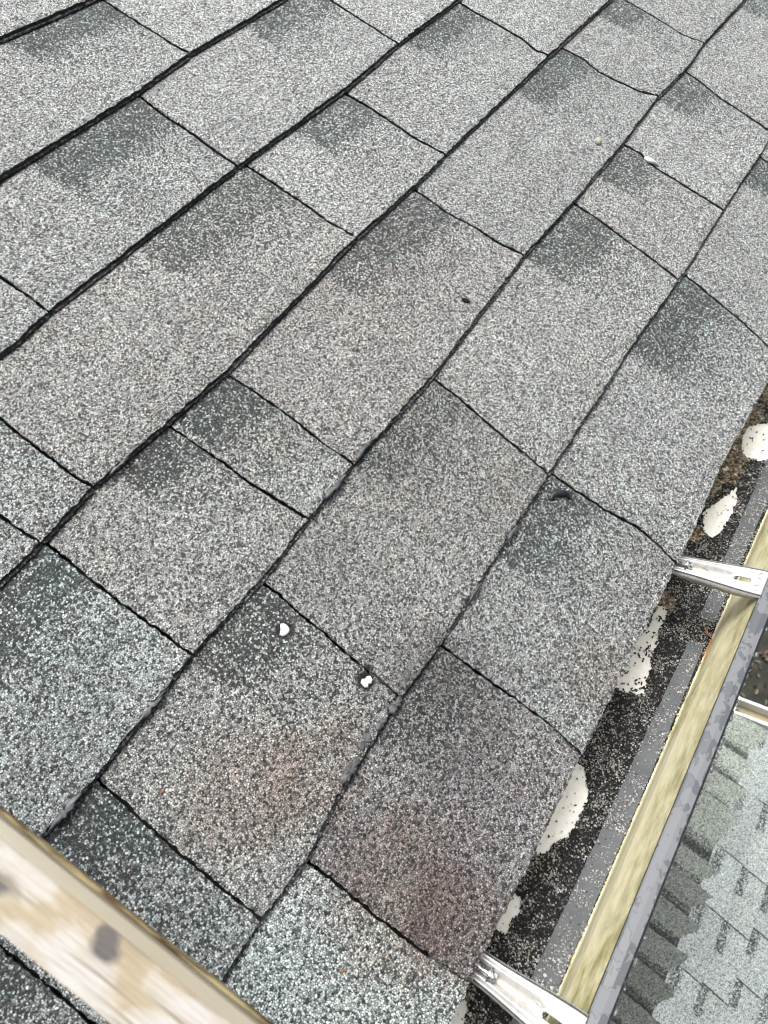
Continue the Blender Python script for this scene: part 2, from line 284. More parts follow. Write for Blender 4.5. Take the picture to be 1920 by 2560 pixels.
def tone_at(X, S, k, tint, xr, plen, phs, pk=1.0):
    rgb = np.ones(X.shape+(3,))*np.array(tint)
    for (sx, ss_, r, c, st) in SPOTS:
        d = np.hypot(X-sx, (S-ss_)*1.15)/r+.5*(fbm(X/22, S/22, 5)-.5)
        w_ = (1-sstep(.35, 1.05, d))*st
        rgb *= 1-w_[..., None]*(1-np.array(c))
    rgb *= (.90+.22*fbm(X/45, S/45, 11))[..., None]*(.94+.12*fbm(X/9, S/9, 21))[..., None]
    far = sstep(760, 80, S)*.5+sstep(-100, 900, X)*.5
    rgb *= (.74+.38*far)[..., None]                          # darker towards the lower courses and towards small x
    a = .04+.10*fbm(X/30, S/30, 31)
    if plen > 0:
        u = (xr-X)/plen; v = (S-k*E)/phs
        wob = .22*(fbm(X/14, S/14, 41)-.5)+.10*(fbm(X/3, S/3, 44)-.5)
        eu = 1-sstep(.95, 1.03, u+wob*.35); q = eu*np.clip(.95*(1-sstep(.50, .98, v+wob+.18*u))+.34*(1-sstep(.9, 2.1, v+wob)), 0, 1)*pk
        q = q*(.72+.5*fbm(X/25, S/25, 47)); a = np.maximum(a, q*.93)
        gm = fbm(X/20, S/20, 57); rgb *= 1-(q*.12)[..., None]*np.stack([gm*1.3, .5*(1-gm), .25+0*gm], -1)
    # dark line painted along the upper edge as contact shade of the butt above
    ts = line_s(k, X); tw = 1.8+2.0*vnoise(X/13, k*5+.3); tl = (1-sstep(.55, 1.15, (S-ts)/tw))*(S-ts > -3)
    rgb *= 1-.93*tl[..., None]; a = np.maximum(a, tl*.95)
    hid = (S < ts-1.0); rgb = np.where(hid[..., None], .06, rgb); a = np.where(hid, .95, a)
    return rgb, np.clip(a, 0, .96)
STEP = 2.4
def shingle(k, cl, cr, first_row_label=None):
    xl0, xr0 = cl[0][1], cr[0][1]; up = 16.0; GAP = 1.05+.75*float(sstep(100, 600, xl0))+.25*float(sstep(500, 200, k*E))
    nv = int((E+up)/STEP); nu = max(6, int((xr0-xl0)/STEP))
    frac = (np.linspace(-up, E, nv+1))/E                      # 0 at the butt line above, 1 at this tab's own butt
    fl = np.clip(frac, 0, 1)
    xl = np.interp(fl, [c[0] for c in cl], [c[1] for c in cl])+GAP; xr = np.interp(fl, [c[0] for c in cr], [c[1] for c in cr])-GAP
    seed = (k*31+int(xl0)) % 97
    jl = 1.5*(vnoise(np.arange(nv+1)*.8, seed)-.5)+1.0*(rng.random(nv+1)-.5); jr = 1.5*(vnoise(np.arange(nv+1)*.8, seed+9)-.5)+1.0*(rng.random(nv+1)-.5)
    u = np.linspace(0, 1, nu+1)[None, :]
    X = (xl+jl)[:, None]*(1-u)+(xr+jr)[:, None]*u
    st = line_s(k, X); sb = line_s(k+1, X)
    je = 1.6*(vnoise(X[-1]/7, seed+3)-.5)+1.3*(rng.random(nu+1)-.5)
    if k == 4: je = je-5.5*np.clip(vnoise(X[-1]/11, 4)-.45, 0, 1)*sstep(-40, -20, X[-1])*sstep(64, 50, X[-1])*2
    S = np.where(frac[:, None] < 0, st+frac[:, None]*E, st+frac[:, None]*(sb-st))
    w_ = sstep(.86, 1.0, frac)[:, None]; S = S+w_*je[None, :]
    dz = random.uniform(-.2, .7)
    Z = TH*frac[:, None]+dz*sstep(0, 1, frac)[:, None]+1.5*(fbm(X/60, S/60, 2, 2)-.5)*sstep(-.1, .3, frac)[:, None]
    edge = np.minimum(u*(xr0-xl0), (1-u)*(xr0-xl0))           # rounded shoulders at the joints
    Z = Z-0.9*np.exp(-edge/1.3)
    Z = Z-0.8*np.exp(-(1-frac[:, None])*E/1.4)
    Z = Z+.35*(rng.random(Z.shape)-.5)
    for (px_, ps_, pr_, pd_) in PITS:                         # knocked-out pits
        Z = Z-pd_*(1-sstep(.35, 1.0, np.hypot(X-px_, S-ps_)/pr_))
    tint = TINT.get((k, int(xr0)), None) or tuple(np.array((.97, .99, 1.0))*random.uniform(.93, 1.06))
    plen = PATCH.get((k, int(xr0)), random.uniform(70, 150) if (k, int(xr0)) not in TINT else 0)
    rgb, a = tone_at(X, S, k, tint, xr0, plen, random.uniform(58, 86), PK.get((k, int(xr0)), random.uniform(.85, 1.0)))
    for (px_, ps_, pr_, pd_) in PITS:
        q = (1-sstep(.7, 1.15, np.hypot(X-px_, S-ps_)/pr_)); a = np.maximum(a, q); rgb = rgb*(1-.85*q)[..., None]
    nV = (nv+1)*(nu+1); idx = np.arange(nV).reshape(nv+1, nu+1)
    V = np.stack([X, -S, Z], -1).reshape(-1, 3)/1000
    F = np.stack([idx[:-1, :-1], idx[1:, :-1], idx[1:, 1:], idx[:-1, 1:]], -1).reshape(-1, 4).tolist()
    ring = list(idx[:, 0])+list(idx[-1, 1:])+list(idx[-2::-1, -1])+list(idx[0, -2:0:-1]); nr = len(ring)
    thick = 3.4/1000
    B = V[ring].copy(); B[:, 2] -= thick
    Vall = np.vstack([V, B]); side = [(ring[(i+1) % nr], ring[i], nV+i, nV+(i+1) % nr) for i in range(nr)]
    side.append(tuple(nV+i for i in range(nr-1, -1, -1)))
    nf = len(F)
    o = mesh('shingle', Vall, F+side, [M_GRAN, M_PIT], roof)
    mi = np.zeros(nf+len(side), np.int32); mi[nf:] = 1; o.data.polygons.foreach_set('material_index', mi)
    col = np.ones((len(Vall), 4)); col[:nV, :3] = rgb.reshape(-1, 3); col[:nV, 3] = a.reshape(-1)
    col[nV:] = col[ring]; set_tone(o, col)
    # laminated backing course showing under the butt edge
    nb = max(4, int((xr0-xl0)/3)); xb = np.linspace(xl[-1]+.5, xr[-1]-.5, nb+1); sbb = line_s(k+1, xb)
    prot = (.3+2.6*vnoise(xb/70, seed+5)+1.1*(rng.random(nb+1)-.5))*(1.0 if k < 5 else .1)
    zt = np.interp(xb, X[-1], Z[-1])-3.35
    rows = []
    for q, zz, ss_ in ((0, zt+.3, sbb-30), (1, zt, sbb+prot), (2, zt-1.3+.4*rng.random(nb+1), sbb+prot+.5), (3, zt-3.0, sbb+prot-.3), (4, zt-3.0, sbb-30)):
        rows.append(np.stack([xb, -ss_, zz], -1)/1000)
    Vb = np.vstack(rows); n1 = nb+1
    Fb = [(r*n1+i, ((r+1) % 5)*n1+i, ((r+1) % 5)*n1+i+1, r*n1+i+1) for r in range(5) for i in range(nb)]
    Fb += [tuple(r*n1 for r in range(5)), tuple(r*n1+nb for r in range(4, -1, -1))]
    mesh('backing_layer', Vb, Fb, M_EDGE, o)
    return o
PITS = [(SPOT['chipA'][0], SPOT['chipA'][1], 7.2, 3.2), (SPOT['chipB'][0], SPOT['chipB'][1]-1, 8.0, 3.6), (SPOT['chipB'][0]+8, SPOT['chipB'][1]-4, 3.5, 1.5)]
PK = {(5, 108): .45, (4, 317): .55, (4, 64): .85, (5, 303): .75, (4, -109): .9, (5, -71): 0, (2, 407): .8, (3, 510): .85}
TINT = {(5, -71): (1.28, 1.38, 1.37), (5, 108): (.80, .77, .78), (5, 303): (.94, .96, .97), (4, -109): (.90, .94, .96), (4, 64): (.95, .95, .94), (3, -8): (.98, 1.04, 1.05), (4, 317): (.88, .87, .86),
        (3, 125): (.95, .95, .94), (3, 196): (.96, .98, .97), (5, 629): (1.0, 1.02, 1.03), (4, 769): (.96, .96, .96), (4, 630): (1.0, 1.01, 1.0), (2, 407): (.97, .96, .95), (3, 510): (.98, .95, .95)}
tabs = {}
for k in range(-3, 6):
    for a, b in zip(cuts[k][:-1], cuts[k][1:]): tabs[(k, int(b[0][1]))] = shingle(k, a, b)
for key, lab in {(5, 108): 'dark brownish shingle at the eave', (5, -71): 'pale bluish shingle beside the near hanger', (4, 64): 'shingle with a pinkish brown stain and a torn lower edge'}.items():
    if key in tabs: tabs[key]['label'] = lab
MB().box(-.76, 2.1, -.846, .46, -.028, -.016).build('roof_deck', M_FELT, roof)
MB().box(-.76, 2.1, -.840, .46, -.045, -.0285).build('sheathing', M_WOOD, roof)
def surf_z(x, s):                                    # height of the shingle surface (m)
    k = math.floor(s/E); k = min(k, 5); return (TH*(s-k*E)/E)/1000
# torn asphalt showing along two butt edges
def blob_mesh(name, pts, z0, thick, mat, parent, M=None, dome=0.0, jit=.0):
    n = len(pts); cx = sum(p[0] for p in pts)/n; cy = sum(p[1] for p in pts)/n; V = []; F = []
    lev = [(1.0, 0.0), (1.0, .6), (.80, .92), (.45, 1.0+dome*.6)]
    for sc_, hz in lev:
        for p in pts: V.append((cx+(p[0]-cx)*sc_+random.uniform(-jit, jit), cy+(p[1]-cy)*sc_+random.uniform(-jit, jit), z0+thick*hz))
    V.append((cx, cy, z0+thick*(1+dome)))
    for r in range(3):
        for i in range(n): j = (i+1) % n; F.append((r*n+i, r*n+j, (r+1)*n+j, (r+1)*n+i))
    F += [(3*n+i, 3*n+(i+1) % n, 4*n) for i in range(n)]; F.append(tuple(reversed(range(n))))
    return mesh(name, V, F, mat, parent, M, smooth=True)
for (x0, x1, s0, wd, key) in ((40, 55, 711.5, 5.0, (4, 64)), (6, 20, 708.0, 4.6, (4, 64)), (-20, 2, 710.5, 5.2, (4, 64)), (24, 36, 711, 2.6, (4, 64)), (196, 222, 571.5, 2.4, (3, 510)), (150, 180, 573.0, 2.6, (3, 196)),
                              (-70, -40, 573.0, 2.4, (3, -8)), (-150, -120, 574, 2.6, (3, -8)), (240, 262, 429, 1.8, (2, 407)), (60, 82, 430, 1.8, (2, 407)), (150, 170, 716, 1.8, (4, 317)), (215, 235, 715.5, 2.0, (4, 317))):
    if key not in tabs: continue
    n = 30; P = []; sd_ = random.uniform(0, 90)
    for i in range(n+1): x = x0+(x1-x0)*i/n; P.append((x, s0+wd*1.3*float(vnoise(i*.45, sd_))*math.sin(math.pi*i/n)**.5+random.uniform(-.3, .3)))
    for i in range(n-1, 0, -1): x = x0+(x1-x0)*i/n; P.append((x, s0-wd*1.7*float(vnoise(i*.4, sd_+9))*math.sin(math.pi*i/n)**.5+random.uniform(-.3, .3)))
    blob_mesh('torn_edge', [(p[0]/1000, -p[1]/1000) for p in reversed(P)], .0052, .0019, M_BITUMEN, tabs[key])

# ------------------------------------------------------------------ small things lying on the shingles
def on_roof(name, pts_mm, c, mat, h=.002, dome=.4, lift=0.0):
    z = surf_z(*c)+lift
    e = empty(name, ROOF @ Matrix.Translation((c[0]/1000, -c[1]/1000, z)))
    return e
def loose(name, c, pts, h, mat, label, cat, dome=.4, lift=0, jit=0.00012, group=None):
    z = surf_z(*c)+lift
    o = blob_mesh(name, [(x/1000, y/1000) for x, y in pts], 0, h, mat, None, ROOF @ Matrix.Translation((c[0]/1000, -c[1]/1000, z)), dome, jit)
    return tag(o, label, cat, group)
loose('white_chip', SPOT['chipA'], [(-4.3, -2.0), (-2.0, -3.4), (1.2, -3.9), (3.6, -2.2), (4.3, .8), (3.9, 3.4), (2.4, 5.0), (.6, 4.0), (-1.2, 2.4), (-4.4, .9)], .0028, M_CHIP, 'white chip sunk in a dark pit in the middle of a shingle', 'chip', .3, -.0018)
loose('white_chip', SPOT['chipB'], [(-4.6, -1.0), (-3.0, -3.2), (-1.2, -1.8), (.8, -3.6), (3.6, -2.6), (4.9, .4), (3.0, 2.2), (.8, 2.0), (-.6, 4.0), (-3.4, 3.4)], .0026, M_CHIP, 'lobed white chip in a pit touching the joint between two shingles', 'chip', .3, -.0018)
M_TAN = simple('tan_pebble', (.34, .32, .24), .6, nscale=300, col2=(.45, .44, .38))
loose('pebble', SPOT['pebble'], [(4*math.cos(a)*1.05, 4.4*math.sin(a)) for a in np.linspace(0, 2*math.pi, 12, False)], .004, M_TAN, 'small tan pebble lying alone on a pale shingle', 'pebble', .5)
M_SEED = simple('black_seed', (.006, .006, .006), .9, nscale=200)
loose('seed', SPOT['seed'], [(2.4*math.cos(a)-1.4*math.sin(a), 4.6*math.sin(a)+1.0*math.cos(a)) for a in np.linspace(0, 2*math.pi, 12, False)], .0022, M_SEED, 'tiny black oval seed lying on a shingle', 'seed', .4)
M_RED = simple('rust_crumb', (.22, .06, .03), .7, nscale=500, col2=(.30, .12, .05))
for nm, lab in (('red1', 'rusty red crumb on the pink brown stained shingle'), ('red2', 'rusty red crumb on the shingle beside the pale rail'), ('red3', 'rusty red crumb on the pale bluish eave shingle')):
    loose('rust_crumb', SPOT[nm], [(random.uniform(1.0, 2.0)*math.cos(a), random.uniform(.8, 1.5)*math.sin(a)) for a in np.linspace(0, 2*math.pi, 9, False)], .0012, M_RED, lab, 'crumb', .3, .0003, group='rusty crumbs on the shingles')
# sliver with a thin tail lying in a joint
sx, ss_ = SPOT['sliver']
loose('white_sliver', (sx, ss_), [(-.5, 6), (-2.6, 4.6), (-4.0, 1.4), (-3.6, -2.4), (-1.8, -5.6), (-.2, -8.5), (.5, -13), (1.1, -15), (1.4, -12), (1.5, -8), (2.0, -4), (2.4, 1), (1.4, 4.6)], .003, M_CHIP, 'creamy white sliver with a thin tail caught in a joint between shingles', 'sliver', .3, .001)
# glossy black curl: tapering arched body
def curl(c):
    n = 26; m_ = 12; V = []; F = []
    for i in range(n+1):
        t = i/n; a = math.pi*(.98-1.02*t); r = 7.4+1.0*t
        cx_ = r*math.cos(a)*1.15+1.5*t; cy_ = r*math.sin(a)*.80-3.6*max(0, t-.72)*3; w_ = 2.9*math.sin(math.pi*min(1, .16+t*.62))**.8*(1-.90*sstep(.62, 1.0, t)); cz = 2.5*(.55+.5*math.sin(math.pi*t))
        tx, ty = -math.sin(a)*1.15, math.cos(a)*.8; l_ = math.hypot(tx, ty); nx_, ny_ = -ty/l_, tx/l_
        for j in range(m_):
            b_ = 2*math.pi*j/m_; ww = w_*(1+.07*math.sin(3*b_+t*5)); V.append(((cx_+nx_*ww*math.cos(b_))/1000, (cy_+ny_*ww*math.cos(b_))/1000, (cz+ww*.75*math.sin(b_))/1000))
    for i in range(n):
        for j in range(m_): k = (j+1) % m_; F.append((i*m_+j, i*m_+k, (i+1)*m_+k, (i+1)*m_+j))
    F += [tuple(range(m_)), tuple(n*m_+j for j in reversed(range(m_)))]
    M_ = ROOF @ Matrix.Translation((c[0]/1000, -c[1]/1000, surf_z(*c)+.0004)) @ Matrix.Rotation(R(-51), 4, 'Z')
    m__, t_, b__ = new_mat('glossy_black'); g = N(t_); g.put(b__.inputs['Base Color'], g.ramp(g.noise(g.n('TexCoord').outputs['Object'], 300, 3), [(.4, (.004, .005, .007)), (.65, (.02, .025, .032))])); b__.inputs['Roughness'].default_value = .28
    return tag(mesh('dark_curl', V, F, m__, None, M_, True), 'glossy black curled slug-like piece near a shingle joint', 'debris')
curl(SPOT['curl'])

# ------------------------------------------------------------------ gutter (frame: x along it, y = -outward, z up; origin at the shingles' eave edge)
GUT = Matrix.Translation(EAVE+Vector((0, -hE, vE)))
G0, G1 = -.72, 2.0
FL = -.100
gut = empty('rain_gutter', GUT); tag(gut, 'eave gutter with beige stained inner wall and wet grey front lip', 'gutter')
MB().box(G0, G1, -.058, .033, FL-.0012, FL).build('gutter_floor', M_WHITE, gut)
MB().box(G0, G1, .033, .0342, FL-.0012, -.022).build('back_wall', M_WHITE, gut)
prof = []                                             # inner face of the front wall, from a rounded foot up to the lip
for i in range(9): a = math.pi/2*i/8; prof.append((-.0555-.0035*math.sin(a), .0004+.0035*(1-math.cos(a))))
for (h, z) in ((.0592, .010), (.0598, .022), (.0612, .032), (.0640, .042), (.0668, .052), (.0690, .062), (.0712, .072), (.0728, .0785)): prof.append((-h, z))
outer = [(y-.0011, z-.0002) for y, z in reversed(prof)]
MB().prism_x(prof+outer, G0, G1, 30).build('front_wall', M_WALL, gut, Matrix.Translation((0, 0, FL)), smooth=False)
lipz = -.0190
lip = [(-.0728, lipz-.006), (-.0724, lipz-.0012), (-.0730, lipz), (-.0742, lipz+.0006), (-.0800, lipz+.0008), (-.0848, lipz+.0004), (-.0864, lipz-.0012), (-.0870, lipz-.004), (-.0868, lipz-.011), (-.0856, lipz-.012), (-.0852, lipz-.004), (-.0838, lipz-.0018), (-.0745, lipz-.0018), (-.0740, lipz-.006)]
o = MB().prism_x(lip, G0, G1, 40).build('front_lip', [M_LIP, M_LIPEDGE], gut)
for p in o.data.polygons:
    if p.center.y < -.0852 or p.center.z < lipz-.0025 or p.center.y > -.0732: p.material_index = 1
MB().prism_x([(-.0868, lipz-.011), (-.083, -.035), (-.076, -.050), (-.070, -.060), (-.062, -.072), (-.0605, FL+.004), (-.0600, FL-.0012), (-.0612, FL-.0014), (-.0617, FL+.004), (-.0632, -.071), (-.0712, -.059), (-.0772, -.049), (-.0842, -.034), (-.088, lipz-.011)], G0, G1, 4).build('outer_face', M_LIPEDGE, gut)
# drops hanging on the outer edge of the lip
def dome_blob(c, r, n=8, sx=1.0, sz=1.0):
    V = []; F = []
    for i in range(5):
        th_ = math.pi*i/4
        if i in (0, 4): V.append((c[0], c[1], c[2]+math.cos(th_)*r*sz))
        else:
            for j in range(n): ph = 2*math.pi*j/n; V.append((c[0]+r*sx*math.sin(th_)*math.cos(ph), c[1]+r*math.sin(th_)*math.sin(ph), c[2]+r*sz*math.cos(th_)))
    for j in range(n):
        k = (j+1) % n; F.append((0, 1+j, 1+k)); F.append((1+j, 1+n+j, 1+n+k, 1+k)); F.append((1+n+j, 1+2*n+j, 1+2*n+k, 1+n+k)); F.append((1+2*n+j, 1+3*n, 1+2*n+k))
    return V, F
M_DROP, _t, _b = new_mat('water_drop'); _b.inputs['Base Color'].default_value = (.35, .37, .37, 1); _b.inputs['Transmission Weight'].default_value = .7; _b.inputs['Roughness'].default_value = .05; _b.inputs['IOR'].default_value = 1.33
mb = MB(); x = -.3
while x < 1.0:
    r = random.uniform(.0006, .0022)*(1 if random.random() < .5 else .6)
    mb.add(*dome_blob((x, -.0872-random.uniform(0, .0006), lipz-.001-random.uniform(.001, .006)), r, sx=random.uniform(1, 2.4)))
    x += random.uniform(.002, .016)
tag(mb.build('water_drops', M_DROP, None, GUT, True), 'beads of water along the outer edge of the gutter lip', 'water', kind='stuff')

# black wet sediment on the floor, washed away in bare patches
def in_poly(X, Y, P):
    r = np.zeros(X.shape, bool); n = len(P)
    for i in range(n):
        x0, y0 = P[i]; x1, y1 = P[(i+1) % n]
        if y0 == y1: continue
        c = ((Y < y0) != (Y < y1)) & (X < (x1-x0)*(Y-y0)/(y1-y0)+x0); r ^= c
    return r
dx = 1.3
gx = np.arange(-420, 1300, dx); gh = np.arange(-30, 58.4, dx)
GX, GH = np.meshgrid(gx, gh, indexing='ij')
GXj = GX+rng.uniform(-.5, .5, GX.shape); GHj = GH+rng.uniform(-.5, .5, GX.shape)
cxm = (GX[:-1, :-1]+dx/2); chm = (GH[:-1, :-1]+dx/2)
wx = cxm+5*(fbm(cxm/9, chm/9, 51)-.5)+1.6*(rng.random(cxm.shape)-.5); wh = chm+5*(fbm(cxm/9, chm/9, 61)-.5)+1.6*(rng.random(cxm.shape)-.5)
bare = np.zeros(cxm.shape, bool)
for P in BARE: bare |= in_poly(wx, wh, P)
speck = (rng.random(cxm.shape) < .012) | ((rng.random(cxm.shape) < .16) & (fbm(cxm/7, chm/7, 71) > .54) & (cxm > 200) & (cxm < 320)) 
bare &= ~speck
keep = ~bare
gz = .8+.9*fbm(GX/12, GH/12, 81)+.5*rng.random(GX.shape)
idx = np.arange(GX.size).reshape(GX.shape)
Fq = np.stack([idx[:-1, :-1], idx[:-1, 1:], idx[1:, 1:], idx[1:, :-1]], -1)[keep]
V = np.stack([GXj, -GHj, gz+FL*1000], -1).reshape(-1, 3)/1000
sed = mesh('gutter_sediment', V, Fq.tolist(), M_SED, None, GUT)
md = sed.modifiers.new('thickness', 'SOLIDIFY'); md.thickness = .0010; md.offset = -1
tag(sed, 'wet black roof grit covering the gutter floor around bare white patches', 'grit', kind='stuff')
dirt = np.zeros(GX.shape)
for (x_, h_, rx, rh, a_) in ((672, 0, 70, 30, .62), (600, 0, 60, 26, .60), (525, 2, 55, 24, .64), (480, -4, 30, 18, .60), (412, 2, 20, 16, .60), (318, 2, 24, 24, .70), (340, 8, 16, 12, .45), (60, -4, 34, 12, .58), (45, 4, 22, 8, .5), (-72, 0, 16, 12, .55), (216, 27, 22, 6, .42), (130, 8, 18, 14, .3)):
    d = np.hypot((GX-x_)/rx, (GH-h_)/rh); dirt = np.maximum(dirt, a_*(1-sstep(.45, 1.1, d+.7*(fbm(GX/14, GH/14, 91)-.5))))
col = np.ones((GX.size, 4)); col[:, 3] = dirt.reshape(-1); set_tone(sed, col)
# grey strip along the foot of the front wall, painted stand-in for reflected sky
def strip_piece(x0, x1):
    n = int((x1-x0)/.004); top = []; 
    xs = np.linspace(x0, x1, n+1); xm = xs*1000
    hl = (np.interp(xm, [-300, -40, 160, 300, 453, 800], [36, 37, 39.3, 40.3, 37.5, 37])+1.2*(fbm(xm/25, xm*0, 95)-.5)+.8*(rng.random(n+1)-.5))/1000
    hr = (56.4-2.4*sstep(100, 330, xm)+.4*(rng.random(n+1)-.5))/1000
    mb = MB(); V = []; 
    for i in range(n+1): V += [(xs[i], -hl[i], FL+.0002), (xs[i], -hl[i], FL+.0030), (xs[i], -hr[i], FL+.0034), (xs[i], -hr[i], FL+.0002)]
    F = [(4*i+j, 4*i+4+j, 4*i+4+(j+1) % 4, 4*i+(j+1) % 4) for i in range(n) for j in range(4)]+[(0, 1, 2, 3), (4*n+3, 4*n+2, 4*n+1, 4*n)]
    mb.add(V, F); return mb
strip_label = {0: 'grit-speckled grey strip standing in for sky reflected in gutter water, below the gap, running past the near hanger', 1: 'grit-speckled grey strip standing in for sky reflected in gutter water, above the gap, passing under the far hanger'}
for i, (a, b_) in enumerate(((-.6, .290), (.318, 1.9))):
    tag(strip_piece(a, b_).build('sky_reflection_strip', M_STRIP, None, GUT), strip_label[i], 'strip', 'painted sky reflections on the gutter floor')
# loose granules, real little stones
def stones(name, P, Rr, tones, M_, label):
    base = np.array([(1, 0, 0), (-1, 0, 0), (0, 1, 0), (0, -1, 0), (0, 0, 1), (0, 0, -1)], float); n = len(P)
    sc = rng.uniform(.55, 1.25, (n, 6, 1))*np.asarray(Rr)[:, None, None]; V = base[None]*sc; V[..., 2] *= .65
    V += rng.uniform(-.22, .22, V.shape)*np.asarray(Rr)[:, None, None]
    a = rng.uniform(0, 6.28, n); c_, s_ = np.cos(a)[:, None], np.sin(a)[:, None]
    X = V[..., 0]*c_-V[..., 1]*s_; Y = V[..., 0]*s_+V[..., 1]*c_; V = np.stack([X, Y, V[..., 2]], -1)+np.asarray(P)[:, None, :]
    f = np.array([(0, 2, 4), (2, 1, 4), (1, 3, 4), (3, 0, 4), (2, 0, 5), (1, 2, 5), (3, 1, 5), (0, 3, 5)])
    F = (f[None]+(np.arange(n)*6)[:, None, None]).reshape(-1, 3)
    o = mesh(name, V.reshape(-1, 3), F.tolist(), M_LOOSE, None, M_)
    col = np.ones((n*6, 4)); col[:, :3] = np.repeat(np.asarray(tones), 6, 0); set_tone(o, col)
    return tag(o, label, 'granules', kind='stuff')
n = 46000
px_ = rng.uniform(-.30, .95, n); ph = rng.uniform(-.012, .0575, n)
den = .18+.95*sstep(.40, .62, fbm(px_*1000/11, ph*1000/11, 101))
inb = np.zeros(n, bool)
for P in BARE: inb |= in_poly(px_*1000, ph*1000, P)
ok = (rng.random(n) < den*.80) & (~inb | (rng.random(n) < .04)); px_, ph = px_[ok], ph[ok]; n = len(px_)
onstrip = ph > .0385
zz = FL+np.where(onstrip & (ph < .0565) & ~((px_ > .290) & (px_ < .318)), .0036, .0021)
rad = rng.uniform(.00040, .00105, n)*(1+.6*(rng.random(n) < .06))
tn = rng.choice([.14, .30, .48, .66, .82], n, p=[.18, .25, .27, .20, .10])[:, None]*np.array([1, 1.0, .98])*rng.uniform(.9, 1.05, (n, 3))
tn = tn*.62
stones('loose_granules', np.stack([px_, -ph, zz], -1), rad, tn, GUT, 'loose pale shingle granules scattered over the gutter floor')
# pine needles by the gap in the strip
M_NEEDLE = simple('orange_needle', (.36, .13, .03), .6, nscale=200, col2=(.5, .25, .08))
for (x0, h0, x1, h1, lab) in ((.309, .048, .300, .0585, 'orange pine needle pointing into the gap between the strips'), (.302, .0575, .276, .0585, 'orange pine needle lying against the beige wall by the gap')):
    mb = MB(); a = Vector((x0, -h0, FL+.0028)); b_ = Vector((x1, -h1, FL+.0048)); mb.cyl(a, b_-a, .0006, (b_-a).length, 7, .00035)
    a2 = a+Vector((-.004, -.001, .0006)); mb.cyl(a2, (b_+Vector((.002, .003, 0)))-a2, .0005, (b_-a).length*.7, 7, .0003)
    tag(mb.build('pine_needle', M_NEEDLE, None, GUT), lab, 'needle', 'pine needles in the gutter')

# ------------------------------------------------------------------ gutter hangers
def hanger(xa, xb, label):
    """xa: x of the bracket's centre line at the fascia end, xb: at the lip end"""
    root = empty('gutter_hanger', GUT @ Matrix.Translation((xa, 0, -.0165))); tag(root, label, 'gutter hanger', 'gutter hangers')
    L_ = .088; y0 = .0145; nu, nw = 90, 34
    ang = math.atan2(xb-xa, .0735)
    slot = (.0505, .0600, .0022, -.0005)
    def prof_z(w, h):                                  # w in -1..1 across, h metres outward
        g_in = sstep(-.010, -.002, h)*(1-sstep(.040, .052, h))
        groove = -.0042*math.exp(-((w+.02)/.30)**4)*g_in
        rib = .0012*(math.exp(-((abs(w)-.62)/.16)**2))*(1-sstep(.03, .06, h))
        return groove+rib
    V = []; F = []; mi = []
    for i in range(nu+1):
        h = -y0+L_*i/nu; half = .0085+.0048*sstep(.0, .075, h)
        for j in range(nw+1):
            w = -1+2*j/nw
            V.append((w*half+(xb-xa)*max(0, h)/.0735, -h, prof_z(w, h)))
    for i in range(nu):
        for j in range(nw):
            h = -y0+L_*(i+.5)/nu; half = .0085+.0048*sstep(0, .075, h); xw = (-1+2*(j+.5)/nw)*half
            # rounded slot
            hx = max(slot[0]-h, 0, h-slot[1]); 
            if math.hypot(hx, xw-slot[3]) < slot[2]: continue
            a = i*(nw+1)+j; F.append((a, a+nw+1, a+nw+2, a+1)); mi.append(1 if (abs(xw) < .0026 and -.002 < h < .044) else 0)
    n0 = len(V)
    for side, j in ((-1, 0), (1, nw)):                  # down-turned flanges with rolled edge
        base = len(V)
        for i in range(nu+1):
            v = V[i*(nw+1)+j]; h = -v[1]; dp = (.0075*sstep(-.014, .02, h)+.001)*(1-.35*sstep(.055, .0735, h))
            V.append((v[0]+side*.0007, v[1], v[2]-.0009)); V.append((v[0]+side*.0010, v[1], v[2]-dp)); 
        for i in range(nu):
            a0 = i*(nw+1)+j; a1 = (i+1)*(nw+1)+j; b0 = base+2*i; b1 = base+2*i+2
            q = [(a0, a1, b1, b0), (b0, b1, b1+1, b0+1)]
            F += [tuple(reversed(z)) for z in q] if side > 0 else q; mi += [0, 0]
    o = mesh('bracket', V, F, [M_METAL, M_STAINED], root, None, True); o.data.polygons.foreach_set('material_index', mi)
    md = o.modifiers.new('sheet', 'SOLIDIFY'); md.thickness = .0011; md.offset = -1
    # small tongue hooked under the lip and two pressed half moons
    mb = MB()
    for sgn in (-1, 1):
        n_ = 10; c = Vector(((xb-xa)*.93+sgn*.0066, -.0690, .0004))
        for q in range(n_):
            a1_ = math.pi*(q/n_)+math.pi/2*0; p1 = c+Vector((math.cos(a1_)*.0032, math.sin(a1_)*.0036, 0)); a2_ = math.pi*((q+1)/n_); p2 = c+Vector((math.cos(a2_)*.0032, math.sin(a2_)*.0036, 0)); mb.cyl(p1, p2-p1, .0005, (p2-p1).length, 6)
    mb.build('pressed_tab', M_METAL, root)
    # hex washer-head screw driven level into the fascia
    c = Vector(((xb-xa)*.09-.0004, -.0105, .0008)); mb = MB(); mb.cyl(c+Vector((0, .0018, 0)), (0, -1, 0), .0052, .0012, 24); s = mb.build('screw', M_SCREW, root)
    mb = MB(); mb.cyl(c+Vector((0, .0006, 0)), (0, -1, 0), .0038, .0044, 6, .0036); mb.build('hex_head', M_SCREW, s)
    mb = MB(); mb.cyl(c+Vector((0, .0018, 0)), (0, 1, 0), .0022, .022, 12); mb.build('shank', M_SCREW, s)
    return root
hanger(.3110, .3281, 'bare metal gutter hanger with hex screw under the joint of two eave shingles, far one')
hanger(-.0573, -.0570, 'bare metal gutter hanger with hex screw and oxidised groove, nearest to the pale rail')
